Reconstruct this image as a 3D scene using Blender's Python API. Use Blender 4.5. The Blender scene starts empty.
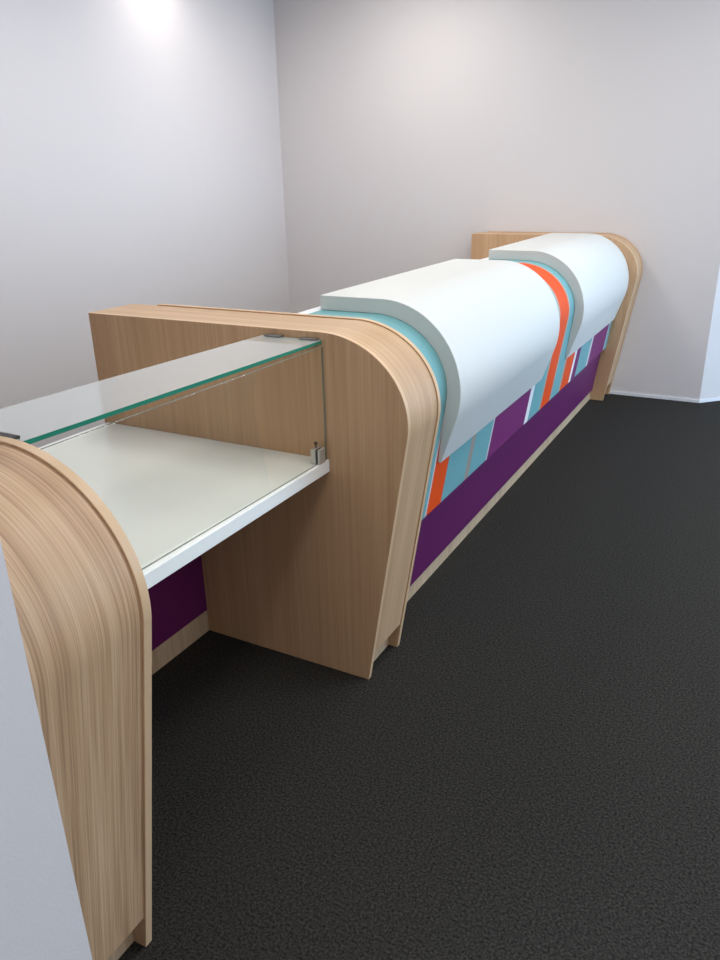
import bpy, bmesh, math, random
from mathutils import Vector, Matrix
random.seed(7)
SC = bpy.context.scene
COL = SC.collection

# ---------------------------------------------------------------- camera
YAW, PITCH, ROLL, FPX = math.radians(-28.6335), math.radians(-21.8127), math.radians(-1.3025), 759.2
fwd = Vector((math.sin(YAW)*math.cos(PITCH), math.cos(YAW)*math.cos(PITCH), math.sin(PITCH)))
rt = Vector((math.cos(YAW), -math.sin(YAW), 0)); upv = rt.cross(fwd)
r2 = math.cos(ROLL)*rt + math.sin(ROLL)*upv; u2 = -math.sin(ROLL)*rt + math.cos(ROLL)*upv
cd = bpy.data.cameras.new('camera'); cam = bpy.data.objects.new('camera', cd); COL.objects.link(cam)
cam.matrix_world = Matrix(((r2.x, u2.x, -fwd.x, 1.1337), (r2.y, u2.y, -fwd.y, -1.8551), (r2.z, u2.z, -fwd.z, 1.5613), (0, 0, 0, 1)))
cd.sensor_fit = 'HORIZONTAL'; cd.sensor_width = 36; cd.lens = FPX/720*36; cd.clip_start = .02
SC.camera = cam

# ---------------------------------------------------------------- world, lights, exposure
W = bpy.data.worlds.new('world'); SC.world = W; W.use_nodes = True
W.node_tree.nodes['Background'].inputs[0].default_value = (.62, .78, 1, 1)
W.node_tree.nodes['Background'].inputs[1].default_value = 1.0
SC.view_settings.view_transform = 'Standard'; SC.view_settings.look = 'None'
SC.view_settings.gamma = 1; SC.view_settings.use_curve_mapping = False
SC.view_settings.exposure = 0.08

def area(name, loc, target, sx, sy, power, col):
    l = bpy.data.lights.new(name, 'AREA'); l.shape = 'RECTANGLE'; l.size = sx; l.size_y = sy
    l.energy = power; l.color = col
    o = bpy.data.objects.new(name, l); COL.objects.link(o); o.location = loc
    o.rotation_euler = (Vector(target)-Vector(loc)).to_track_quat('-Z', 'Y').to_euler()
    return o
XR, YN, HC = 4.6, -5.0, 3.0
DAY = (.53, .75, 1.0)
area('daylight_right', (XR-.05, 3.8, 1.55), (0, 3.3, 1.55), 4.0, 2.1, 175, DAY)
area('daylight_rear', (-1.35, YN+.05, 1.55), (-1.35, 0, 1.55), 2.1, 2.1, 240, DAY)
WARM = (1.0, .955, .91)
PANELS = [(-1.3, .9), (-1.3, 2.9), (.9, -2.2), (.9, .2), (.9, 2.4), (3.0, -2.2), (3.0, .2), (3.0, 2.4)]
for i, (x, y) in enumerate(PANELS):
    area('panel_light', (x, y, HC-.03), (x, y, 0), .58, .58, 18, WARM)
sp = bpy.data.lights.new('downlight_beam', 'SPOT'); sp.energy = 20; sp.spot_size = math.radians(165); sp.spot_blend = 1.0
sp.color = (1, .93, .88); sp.shadow_soft_size = .05
so = bpy.data.objects.new('downlight_beam', sp); COL.objects.link(so); so.location = (-2.42, 2.5, HC-.015)

# ---------------------------------------------------------------- materials
def nt(name):
    m = bpy.data.materials.new(name); m.use_nodes = True
    t = m.node_tree; return m, t, t.nodes['Principled BSDF']
def lin(r, g, b):
    f = lambda c: (c/255/12.92) if c/255 <= .04045 else ((c/255+.055)/1.055)**2.4
    return (f(r), f(g), f(b), 1)
def plain(name, col, rough=.5, metal=0., bump=0., bscale=200., spec=.5):
    m, t, b = nt(name)
    b.inputs['Base Color'].default_value = col; b.inputs['Roughness'].default_value = rough
    b.inputs['Metallic'].default_value = metal; b.inputs['Specular IOR Level'].default_value = spec
    if bump:
        tc = t.nodes.new('ShaderNodeTexCoord'); n = t.nodes.new('ShaderNodeTexNoise'); n.inputs['Scale'].default_value = bscale
        n.inputs['Detail'].default_value = 4
        bp = t.nodes.new('ShaderNodeBump'); bp.inputs['Strength'].default_value = bump; bp.inputs['Distance'].default_value = .002
        t.links.new(tc.outputs['Object'], n.inputs['Vector']); t.links.new(n.outputs['Fac'], bp.inputs['Height'])
        t.links.new(bp.outputs['Normal'], b.inputs['Normal'])
    return m
def wood(name, dark, mid, light, fine=260., contrast=1.0, off=0.):
    """oak laminate, grain running along V of the UV map (metres)"""
    m, t, b = nt(name); N, L = t.nodes, t.links
    uv = N.new('ShaderNodeUVMap')
    def noise(sx, sy, scale, detail, ox=0.):
        mp = N.new('ShaderNodeMapping'); mp.inputs['Scale'].default_value = (sx, sy, 1); mp.inputs['Location'].default_value = (ox+off, ox*.7, off)
        L.new(uv.outputs[0], mp.inputs['Vector'])
        n = N.new('ShaderNodeTexNoise'); n.inputs['Scale'].default_value = scale; n.inputs['Detail'].default_value = detail
        n.inputs['Roughness'].default_value = .6
        L.new(mp.outputs[0], n.inputs['Vector']); return n
    n1 = noise(fine, 2.2, 1, 3)          # fine pores
    n2 = noise(fine*.22, .9, 1, 3, 3.1)  # growth lines
    n3 = noise(9, .35, 1, 2, 7.7)        # board-wide tone bands
    r1 = N.new('ShaderNodeValToRGB'); r1.color_ramp.elements[0].position = .36; r1.color_ramp.elements[1].position = .64
    r1.color_ramp.elements[0].color = dark; r1.color_ramp.elements[1].color = light
    e = r1.color_ramp.elements.new(.5); e.color = mid
    mx = N.new('ShaderNodeMath'); mx.operation = 'MULTIPLY_ADD'; mx.inputs[1].default_value = .42; 
    L.new(n1.outputs['Fac'], mx.inputs[0])
    m2 = N.new('ShaderNodeMath'); m2.operation = 'MULTIPLY'; m2.inputs[1].default_value = .33; L.new(n2.outputs['Fac'], m2.inputs[0])
    m3 = N.new('ShaderNodeMath'); m3.operation = 'MULTIPLY_ADD'; m3.inputs[1].default_value = .25; L.new(n3.outputs['Fac'], m3.inputs[0]); L.new(m2.outputs[0], m3.inputs[2])
    L.new(m3.outputs[0], mx.inputs[2])
    ct = N.new('ShaderNodeMath'); ct.operation = 'MULTIPLY_ADD'; ct.inputs[1].default_value = contrast*2; ct.inputs[2].default_value = .5-contrast
    L.new(mx.outputs[0], ct.inputs[0]); L.new(ct.outputs[0], r1.inputs[0])
    L.new(r1.outputs[0], b.inputs['Base Color']); b.inputs['Roughness'].default_value = .5
    bp = N.new('ShaderNodeBump'); bp.inputs['Strength'].default_value = .15; bp.inputs['Distance'].default_value = .0006
    L.new(n1.outputs['Fac'], bp.inputs['Height']); L.new(bp.outputs[0], b.inputs['Normal'])
    return m
M = {}
OD, OM, OL = lin(170, 134, 100), lin(194, 158, 121), lin(212, 180, 144)
M['oak_face'] = wood('oak_laminate_face', lin(176, 138, 102), lin(191, 153, 116), lin(203, 167, 130), fine=260, contrast=.5)
M['oak_band'] = wood('oak_laminate_band', OD, OM, OL, fine=260, contrast=.42, off=2.3)
M['oak_bold'] = wood('oak_laminate_bold_grain', lin(158, 122, 90), lin(194, 157, 120), lin(216, 184, 149), fine=300, contrast=.62, off=5.1)
M['oak_edge'] = plain('oak_edge_banding', lin(212, 178, 140), .45)
M['oak_pale'] = wood('pale_oak_kick', lin(172, 147, 118), lin(190, 164, 134), lin(200, 176, 146), fine=200, off=9.)
M['white_satin'] = plain('white_satin_surface', lin(214, 215, 211), .38, spec=.4)
M['white_worktop'] = plain('white_worktop', lin(244, 246, 242), .3)
M['white_board'] = plain('white_board', lin(236, 240, 240), .4)
M['teal'] = plain('teal_laminate', lin(112, 166, 171), .5, spec=.3)
M['orange'] = plain('orange_laminate', lin(232, 80, 20), .5, spec=.25)
M['purple'] = plain('purple_laminate', lin(118, 40, 102), .5, spec=.3)
M['purple_shaded'] = plain('shaded_purple_laminate', lin(96, 26, 84), .5, spec=.3)  # same purple darkened: shade under the overhangs put into the colour
M['grey_line'] = plain('pale_grey_laminate', lin(205, 200, 205), .4)
M['white_line'] = plain('white_laminate', lin(240, 238, 240), .4)
M['tan'] = plain('tan_laminate', lin(160, 148, 138), .4)
M['beige'] = plain('beige_laminate', lin(176, 164, 150), .4)
M['nickel'] = plain('satin_nickel', lin(200, 200, 195), .35, .6)
M['clip_metal'] = plain('grey_clip_metal', lin(128, 128, 126), .35, .7)
M['shaded_metal'] = plain('shaded_metal', lin(60, 55, 50), .4, .8)  # near clip's unlit side put into a darker metal colour
M['rubber'] = plain('black_rubber', lin(25, 25, 25), .7)
M['wall'] = plain('wall_paint', lin(213, 208, 208), .75, bump=.12, bscale=260)
M['ceiling'] = plain('ceiling_paint', lin(235, 235, 232), .9)
M['skirting'] = plain('skirting_paint', lin(225, 228, 232), .4)
M['diffuser'] = plain('lit_panel_diffuser', (.9, .9, .9, 1), .5)
_b = M['diffuser'].node_tree.nodes['Principled BSDF']; _b.inputs['Emission Color'].default_value = (1, .96, .92, 1); _b.inputs['Emission Strength'].default_value = 2.0
M['frame'] = plain('window_frame_metal', lin(90, 92, 95), .4, .5)
# carpet
m, t, b = nt('charcoal_loop_carpet'); M['carpet'] = m
tc = t.nodes.new('ShaderNodeTexCoord')
n = t.nodes.new('ShaderNodeTexNoise'); n.inputs['Scale'].default_value = 150; n.inputs['Detail'].default_value = 6; n.inputs['Roughness'].default_value = .85
v = t.nodes.new('ShaderNodeTexVoronoi'); v.inputs['Scale'].default_value = 330
cr = t.nodes.new('ShaderNodeValToRGB')
cr.color_ramp.elements[0].position = .40; cr.color_ramp.elements[0].color = lin(10, 10, 11)
cr.color_ramp.elements[1].position = .62; cr.color_ramp.elements[1].color = lin(66, 63, 58)
t.links.new(tc.outputs['Object'], n.inputs['Vector']); t.links.new(tc.outputs['Object'], v.inputs['Vector'])
t.links.new(n.outputs['Fac'], cr.inputs[0]); t.links.new(cr.outputs[0], b.inputs['Base Color'])
b.inputs['Roughness'].default_value = .95; b.inputs['Specular IOR Level'].default_value = .15
bp = t.nodes.new('ShaderNodeBump'); bp.inputs['Strength'].default_value = .5; bp.inputs['Distance'].default_value = .002
t.links.new(v.outputs['Distance'], bp.inputs['Height']); bp.invert = True
t.links.new(bp.outputs[0], b.inputs['Normal'])
# thin glass: transparent tinted + fresnel reflection
def glass(name, tint, refl_wash=0., refl=1.0):
    m = bpy.data.materials.new(name); m.use_nodes = True; t = m.node_tree; t.nodes.clear()
    out = t.nodes.new('ShaderNodeOutputMaterial'); tr = t.nodes.new('ShaderNodeBsdfTransparent'); tr.inputs[0].default_value = tint
    gl = t.nodes.new('ShaderNodeBsdfGlossy'); gl.inputs['Roughness'].default_value = .02; gl.inputs[0].default_value = (.95, .98, .97, 1)
    fr = t.nodes.new('ShaderNodeFresnel'); fr.inputs[0].default_value = 1.52
    ml = t.nodes.new('ShaderNodeMath'); ml.operation = 'MULTIPLY'; ml.inputs[1].default_value = refl; ml.use_clamp = True
    ge = t.nodes.new('ShaderNodeNewGeometry'); inv = t.nodes.new('ShaderNodeMath'); inv.operation = 'SUBTRACT'; inv.inputs[0].default_value = 1
    t.links.new(ge.outputs['Backfacing'], inv.inputs[1])
    t.links.new(fr.outputs[0], ml.inputs[0]); m0 = ml
    ml = t.nodes.new('ShaderNodeMath'); ml.operation = 'MULTIPLY'; t.links.new(m0.outputs[0], ml.inputs[0]); t.links.new(inv.outputs[0], ml.inputs[1])
    mx = t.nodes.new('ShaderNodeMixShader'); t.links.new(ml.outputs[0], mx.inputs[0])
    t.links.new(tr.outputs[0], mx.inputs[1]); t.links.new(gl.outputs[0], mx.inputs[2])
    last = mx
    if refl_wash:
        df = t.nodes.new('ShaderNodeBsdfDiffuse'); df.inputs[0].default_value = (.8, .82, .8, 1)  # pale diffuse wash stands in for room reflection on clear glass
        m2 = t.nodes.new('ShaderNodeMixShader'); mh = t.nodes.new('ShaderNodeMath'); mh.operation = 'MULTIPLY'; mh.inputs[1].default_value = refl_wash; t.links.new(inv.outputs[0], mh.inputs[0]); t.links.new(mh.outputs[0], m2.inputs[0])
        t.links.new(mx.outputs[0], m2.inputs[1]); t.links.new(df.outputs[0], m2.inputs[2]); last = m2
    t.links.new(last.outputs[0], out.inputs[0]); return m
M['glass_top'] = glass('clear_glass_top', (.97, .99, .98, 1), refl_wash=.32, refl=1.35)
M['glass_pane'] = glass('clear_glass_pane', (.988, .994, .975, 1), refl_wash=0, refl=1.6)
M['glass_edge'] = plain('green_glass_edge', lin(44, 128, 104), .12)
M['glass_arris'] = plain('polished_glass_arris', lin(112, 122, 108), .3, spec=.3)
M['window_glass'] = glass('window_glass', (.97, .99, 1, 1))

# ---------------------------------------------------------------- mesh helpers
def link(name, bm, mats, parent=None, bevel=0., sharp=30, kind=None):
    bmesh.ops.recalc_face_normals(bm, faces=bm.faces[:])
    for e in bm.edges:
        e.smooth = not (len(e.link_faces) == 2 and e.calc_face_angle(0) > math.radians(sharp))
    for f in bm.faces: f.smooth = True
    me = bpy.data.meshes.new(name); bm.to_mesh(me); bm.free()
    for m in (mats if isinstance(mats, (list, tuple)) else [mats]): me.materials.append(m)
    o = bpy.data.objects.new(name, me); COL.objects.link(o)
    if parent:
        o.parent = parent; o.matrix_parent_inverse = Matrix.Translation(-parent.location)
    if bevel:
        md = o.modifiers.new('bevel', 'BEVEL'); md.width = bevel; md.segments = 2; md.limit_method = 'ANGLE'; md.angle_limit = math.radians(40)
        md.harden_normals = False
    if kind: o['kind'] = kind
    return o
def thing(name, label, cat, loc, group=None):
    o = bpy.data.objects.new(name, None); COL.objects.link(o); o.location = loc; o.empty_display_size = .1
    o['label'] = label; o['category'] = cat
    if group: o['group'] = group
    return o
def tag(o, label, cat, group=None):
    o['label'] = label; o['category'] = cat
    if group: o['group'] = group
    return o
def box(bm, x0, x1, y0, y1, z0, z1, mi=0):
    V = [bm.verts.new((x, y, z)) for x in (x0, x1) for y in (y0, y1) for z in (z0, z1)]
    uvl = bm.loops.layers.uv.verify()
    for q in ((0, 1, 3, 2), (4, 6, 7, 5), (0, 4, 5, 1), (2, 3, 7, 6), (0, 2, 6, 4), (1, 5, 7, 3)):
        f = bm.faces.new([V[i] for i in q]); f.material_index = mi
        f.normal_update(); n = f.normal
        for l in f.loops:
            c = l.vert.co
            l[uvl].uv = (c.y, c.z) if abs(n.x) > .7 else (c.x, c.z) if abs(n.y) > .7 else (c.y, c.x)
def obox(name, dims, mat, parent=None, bevel=.001, kind=None):
    bm = bmesh.new(); box(bm, *dims); return link(name, bm, mat, parent, bevel, kind=kind)
PROF = {'': (.2789, .2518, 0., 1.4105, 1.15), '2': (.2805, .2537, -.1034, 1.45, 1.1119), '3': (.3025, .3128, -.0736, 1.2474, 1.1645)}
def prof(k, o=0., z0=0., xb=-.9154, n=48):
    """side outline from the foot up the slanted front, round the curve and back along the top"""
    Rx, Rz, ac, th, HH = PROF[k]
    t0 = -math.atan2(Rz*math.cos(th), Rx*math.sin(th)); P = []
    for i in range(n):
        t = t0 + (math.pi/2-t0)*i/(n-1)
        N = Vector((math.cos(t)/Rx, math.sin(t)/Rz)).normalized()
        P.append(Vector((ac+Rx*math.cos(t), HH-Rz+Rz*math.sin(t))) + N*o)
    d = Vector((math.cos(th), math.sin(th)))
    F = P[0] + d*((z0-P[0].y)/d.y)
    return [F] + P + [Vector((xb, HH+o))]
def plate(name, pts, y0, y1, mat, parent, bevel=.001, edge_mat=None):
    """solid board with the outline pts (x,z), thickness y0..y1; edges optionally in their own material"""
    bm = bmesh.new(); uvl = bm.loops.layers.uv.verify()
    A = [bm.verts.new((p.x, y0, p.y)) for p in pts]; B = [bm.verts.new((p.x, y1, p.y)) for p in pts]
    for f in (bm.faces.new(A), bm.faces.new(B[::-1])):
        for l in f.loops: l[uvl].uv = (l.vert.co.x, l.vert.co.z)
    s = 0
    for i in range(len(pts)):
        j = (i+1) % len(pts); ds = (pts[j]-pts[i]).length
        f = bm.faces.new((A[i], A[j], B[j], B[i])); f.material_index = 1 if edge_mat else 0
        for l, u in zip(f.loops, ((y0, s), (y0, s+ds), (y1, s+ds), (y1, s))): l[uvl].uv = u
        s += ds
    return link(name, bm, [mat, edge_mat] if edge_mat else mat, parent, bevel)
def strip(name, outer, inner, cuts, mats, parent, bevel=0., rake=0.):
    """curved board between two outlines of equal length, cut along Y at `cuts`, material per segment"""
    bm = bmesh.new(); uvl = bm.loops.layers.uv.verify()
    rk = lambda y, z: y if y in (cuts[0], cuts[-1]) else y+rake*min(max(z-.39, 0), .5)
    outer, inner = list(outer), list(inner)
    if rake:
        for P in (outer, inner): P[1:1] = [P[0].lerp(P[1], .5)]
    ro = [[bm.verts.new((p.x, rk(y, p.y), p.y)) for p in outer] for y in cuts]
    ri = [[bm.verts.new((p.x, rk(y, p.y), p.y)) for p in inner] for y in cuts]
    n = len(outer); S = [0]
    for i in range(n-1): S.append(S[-1]+(outer[i+1]-outer[i]).length)
    def q(vs, mi, uvs):
        f = bm.faces.new(vs); f.material_index = mi
        for l, u in zip(f.loops, uvs): l[uvl].uv = u
    for k in range(len(cuts)-1):
        mi = k if isinstance(mats, list) and len(mats) > 1 else 0
        y0, y1 = cuts[k], cuts[k+1]
        for i in range(n-1):
            u = ((y0, S[i]), (y0, S[i+1]), (y1, S[i+1]), (y1, S[i]))
            q((ro[k][i], ro[k][i+1], ro[k+1][i+1], ro[k+1][i]), mi, u)
            q((ri[k][i], ri[k+1][i], ri[k+1][i+1], ri[k][i+1]), mi, (u[0], u[3], u[2], u[1]))
        for i in (0, n-1):
            q((ro[k][i], ro[k+1][i], ri[k+1][i], ri[k][i]), mi, ((y0, S[i]), (y1, S[i]), (y1, S[i]+.02), (y0, S[i]+.02)))
    for k in (0, len(cuts)-1):
        mi = (0 if k == 0 else len(cuts)-2) if isinstance(mats, list) and len(mats) > 1 else 0
        for i in range(n-1):
            q((ro[k][i], ro[k][i+1], ri[k][i+1], ri[k][i]), mi, ((0, S[i]), (0, S[i+1]), (.02, S[i+1]), (.02, S[i])))
    return link(name, bm, mats, parent, bevel)

# ---------------------------------------------------------------- the room
XL, YW, XC = -2.695, 3.92, .767
def wallbox(name, dims, mat=None): return obox(name, dims, mat or M['wall'], bevel=0, kind='structure')
wallbox('floor', (XL-.2, XR+.2, YN-.2, 6.9, -.1, 0), M['carpet'])
wallbox('ceiling', (XL-.2, XR+.2, YN-.2, 6.9, HC, HC+.1), M['ceiling'])
wallbox('wall_left', (XL-.15, XL, YN, YW+.15, 0, HC))
def prism(name, pts, z0, z1, mat, kind='structure'):
    bm = bmesh.new(); bm.loops.layers.uv.verify()
    A = [bm.verts.new((x, y, z0)) for x, y in pts]; B = [bm.verts.new((x, y, z1)) for x, y in pts]
    bm.faces.new(A); bm.faces.new(B[::-1])
    for i in range(len(pts)):
        j = (i+1) % len(pts); bm.faces.new((A[i], A[j], B[j], B[i]))
    return link(name, bm, mat, kind=kind)
prism('wall_back', [(XL, YW), (XC, YW), (XC-.1, YW+.15), (XL, YW+.15)], 0, HC, M['wall'])
SL = 2.6
prism('wall_splayed', [(XC, YW), (XC+SL, YW+SL), (XC+SL-.1, YW+SL+.1), (XC-.1, YW+.15)], 0, HC, M['wall'])
wallbox('wall_far', (XC+SL, XR+.15, YW+SL, YW+SL+.15, 0, HC))
# right wall with a long window, rear wall with a window
def wall_with_opening(name, axis, c, thick, a0, a1, b0, b1, z0, z1):
    bm = bmesh.new()
    for (p0, p1, q0, q1) in ((a0, b0, 0, HC), (b1, a1, 0, HC), (b0, b1, 0, z0), (b0, b1, z1, HC)):
        if axis == 'x': box(bm, c, c+thick, p0, p1, q0, q1)
        else: box(bm, p0, p1, c-thick, c, q0, q1)
    return link(name, bm, M['wall'], kind='structure')
wall_with_opening('wall_right', 'x', XR, .15, YN, YW+SL, 1.8, 5.8, .5, 2.6)
wall_with_opening('wall_rear', 'y', YN, .15, XL, XR+.15, -2.4, -.3, .5, 2.6)
def window(name, axis, c, b0, b1, z0, z1, n):
    bm = bmesh.new()
    def bx(p0, p1, q0, q1):
        if axis == 'x': box(bm, c+.05, c+.1, p0, p1, q0, q1)
        else: box(bm, p0, p1, c-.1, c-.05, q0, q1)
    bx(b0, b1, z0, z0+.05); bx(b0, b1, z1-.05, z1)
    for i in range(n+1):
        p = b0+(b1-b0-.05)*i/n; bx(p, p+.05, z0+.05, z1-.05)
    w = link(name, bm, M['frame'], kind='structure')
    bm = bmesh.new()
    if axis == 'x': box(bm, c+.072, c+.078, b0+.05, b1-.05, z0+.05, z1-.05)
    else: box(bm, b0+.05, b1-.05, c-.078, c-.072, z0+.05, z1-.05)
    link('window_pane', bm, M['window_glass'], w)
window('window_1', 'x', XR, 1.8, 5.8, .5, 2.6, 3)
window('window_2', 'y', YN, -2.4, -.3, .5, 2.6, 2)
# wall end close to the camera on the left
YQ = -1.40
wallbox('wall_near', (XL, .449, YQ-.14, YQ, 0, HC))
# low skirting
wallbox('baseboard_back', (XL, XC, YW-.008, YW, 0, .021), M['skirting'])
s = .008/math.sqrt(2)
prism('baseboard_splayed', [(XC, YW-.008), (XC+.0, YW), (XC+SL, YW+SL), (XC+SL+s, YW+SL-s)], 0, .021, M['skirting'])

# ---------------------------------------------------------------- oak end panels
def end_panel(y0, depth, lip, label, band_mat, group='oak waterfall end panels of the counter'):
    """boxed panel: inner side board at y0, curved band, outer board standing proud at the far side"""
    T = .018
    t = thing('end_panel', label, 'counter end panel', (-.35, y0, 0), group)
    back = -.9154
    P = prof('')
    plate('side_board', P+[Vector((back, 0))], y0, y0+T, M['oak_face'], t, .0008, M['oak_edge'])
    y1 = y0+depth
    Pl = prof('', .004, xb=-.80 if y0 < 3 else -.86)
    plate('outer_board', Pl+[Vector((Pl[-1].x, 0))], y1, y1+lip, M['oak_face'], t, .0012, M['oak_edge'])
    zb = .10
    strip('curved_band', prof('', -.0003, zb), prof('', -.018, zb), [y0+T, y1], band_mat, t)
    obox('kick_board', (.088, .106, y0+T, y1, 0, zb+.01), M['oak_pale'], t, 0)
    obox('back_board', (back, back+.018, y0+T, y1, 0, 1.131), M['oak_face'], t, 0)
    return t
pB = end_panel(0., .2117, .019, 'middle oak end panel where the glass display meets the striped reception counter', M['oak_band'])
pC = end_panel(3.6989, .19, .022, 'farthest oak end panel, standing against the back wall', M['oak_band'])
pA = end_panel(YQ+.002, -1.0653-YQ-.002, .0197, 'nearest oak end panel with bold grain, cut off at the left edge of the photo', M['oak_bold'])

# ---------------------------------------------------------------- striped reception counter
YB, YC = .2317, 3.6979
rc = thing('reception_counter', 'long reception counter with curved striped front in teal, orange and purple', 'reception counter', (0, 2, 0))
stripes = [(YB, 'teal'), (.485, 'grey_line'), (.500, 'orange'), (.640, 'teal'), (.885, 'tan'), (.932, 'teal'), (1.150, 'grey_line'), (1.168, 'purple'),
           (1.715, 'white_line'), (1.778, 'teal'), (1.985, 'beige'), (2.008, 'orange'), (2.188, 'beige'), (2.21, 'teal'), (2.380, 'beige'), (2.412, 'orange'),
           (2.612, 'white_line'), (2.662, 'purple'), (2.770, 'teal'), (3.055, 'grey_line'), (3.11, 'purple'), (3.59, 'grey_line'), (3.605, 'teal')]
cuts = [a for a, _ in stripes]+[YC]
o = strip('striped_front', prof('2', 0, .3897, -.3185), prof('2', -.03, .3897, -.3185), cuts, [M[c] for _, c in stripes], rc, rake=.14)
o['label'] = 'curved front in teal, orange and purple stripes'
plate('lower_panel', [Vector((.055, .072)), Vector((.0925, .368)), Vector((.07, .368)), Vector((.03, .072))], YB, YC, M['purple_shaded'], rc, 0)['label'] = 'plain purple lower panel'
obox('kick_board', (.0245, .0425, YB, YC, 0, .08), M['oak_pale'], rc, 0)
obox('back_panel', (-.366, -.319, YB, YC, 0, 1.1119), M['white_board'], rc, .001)['label'] = 'white upstand board at the rear'
obox('work_surface', (-.9, -.367, YB, YC, .715, .74), M['white_board'], rc, .001)
obox('modesty_support', (-.90, -.88, YB, YC, 0, .714), M['white_board'], rc, .001)
# white curved covers riding on the striped front
def cover(y0, y1, label):
    o = strip('curved_counter_top', prof('3', 0, .591, -.3223), prof('2', .0006, .594, -.3223), [y0, y1], M['white_satin'], None, .0016)
    return tag(o, label, 'counter top', 'white curved counter tops')
cover(.5396, 1.8647, 'larger nearer white curved counter top folding over the striped front')
cover(2.3748, 3.6975, 'farther white curved counter top beside the far oak end panel')

# ---------------------------------------------------------------- display counter with glass
YA = -1.0456
dc = thing('display_counter', 'low white display counter under the glass between two oak end panels', 'display counter', (-.4, -.52, 0))
obox('worktop', (-.9, .0174, YA+.0005, -.0005, .7266, .765), M['white_worktop'], dc, .0015)
obox('modesty_panel', (-.553, -.5335, YA+.0005, -.0005, .088, .7262), M['purple_shaded'], dc, 0)['label'] = 'shade-darkened purple panel under the worktop'
obox('kick_board', (-.553, -.5347, YA+.0005, -.0005, 0, .0936), M['oak_pale'], dc, 0)
def glass_sheet(name, xb0, xb1, xa0, xa1, z0, z1, face, edge, label, edges):
    """sheet between x range xb* at the middle panel and xa* at the nearest panel"""
    bm = bmesh.new(); bm.loops.layers.uv.verify(); ya, yb = YA+.004, -.004
    pts = [(xb0, yb), (xb1, yb), (xa1, ya), (xa0, ya)]
    A = [bm.verts.new((x, y, z0)) for x, y in pts]; B = [bm.verts.new((x, y, z1)) for x, y in pts]
    bm.faces.new(A); bm.faces.new(B[::-1])
    for i in range(4):
        j = (i+1) % 4; bm.faces.new((A[i], A[j], B[j], B[i]))
    o = link(name, bm, [face, edge], None, .0008)
    for p in o.data.polygons:
        if any(abs(p.normal[a]) > .9 for a in edges) and not p.normal.x < -.9: p.material_index = 1
    return tag(o, label, 'glass')
glass_sheet('glass_shelf', -.198, .008, -.262, -.030, 1.118, 1.128, M['glass_top'], M['glass_edge'], 'flat glass shelf with green edge on top of the display counter', (0, 1))
glass_sheet('glass_screen', .005, .011, -.012, -.006, .7655, 1.110, M['glass_pane'], M['glass_arris'], 'upright clear glass sheet standing along the front of the white worktop', (1, 2))
def clip(x, y0, y1, label, mat=M['clip_metal']):
    bm = bmesh.new(); w = .027
    box(bm, x-w, x+w, y0, y1, 1.1285, 1.1335); box(bm, x-w, x+w, y0, y1, 1.1125, 1.1175)
    ye = (y1-.0035, y1) if abs(y1) < abs(y0) else (y0, y0+.0035)
    box(bm, x-w, x+w, ye[0], ye[1], 1.1175, 1.1285)
    return tag(link('glass_clip', bm, mat, None, .0008), label, 'shelf clip', 'metal clips holding the glass shelf')
clip(-.150, -.022, 0, 'flat metal clip at the rear corner of the glass shelf on the middle end panel')
clip(-.03, -.022, 0, 'flat metal clip at the front corner of the glass shelf on the middle end panel')
clip(-.075, YA, YA+.058, 'metal clip on the unlit near end of the glass shelf', M['shaded_metal'])
cl = thing('glass_clamp', 'small nickel clamp with black screw holding the foot of the glass pane', 'glass clamp', (.004, -.04, .765))
bm = bmesh.new(); box(bm, -.013, .0037, -.058, -.024, .7655, .812); box(bm, .0110, .0174, -.058, -.024, .7655, .812)
link('clamp_body', bm, M['nickel'], cl, .001)
obox('gasket', (.0037, .0042, -.0575, -.0245, .766, .811), M['rubber'], cl, 0)
def lathe(bm, cx, cy, prof_, n=20):
    rings = [[bm.verts.new((cx+r*math.cos(a), cy+r*math.sin(a), z)) for a in [2*math.pi*i/n for i in range(n)]] for r, z in prof_]
    for a, b_ in zip(rings, rings[1:]):
        for i in range(n): bm.faces.new((a[i], a[(i+1) % n], b_[(i+1) % n], b_[i]))
    bm.faces.new(rings[0]); bm.faces.new(rings[-1][::-1])
bm = bmesh.new(); bm.loops.layers.uv.verify()
lathe(bm, -.004, -.041, [(.0022, .811), (.0022, .822), (.0052, .8235), (.0056, .828), (.004, .8305)])
link('screw', bm, M['rubber'], cl)

# ---------------------------------------------------------------- ceiling fittings (above the frame)
for i, (x, y) in enumerate(PANELS):
    bm = bmesh.new()
    for d in ((x-.31, x+.31, y-.31, y-.29), (x-.31, x+.31, y+.29, y+.31), (x-.31, x-.29, y-.29, y+.29), (x+.29, x+.31, y-.29, y+.29)):
        box(bm, *d, HC-.02, HC)
    tr_ = link('trim_%d' % (i+1), bm, M['ceiling'], kind='structure')
    obox('light_diffuser', (x-.289, x+.289, y-.289, y+.289, HC-.015, HC-.005), M['diffuser'], tr_, 0)
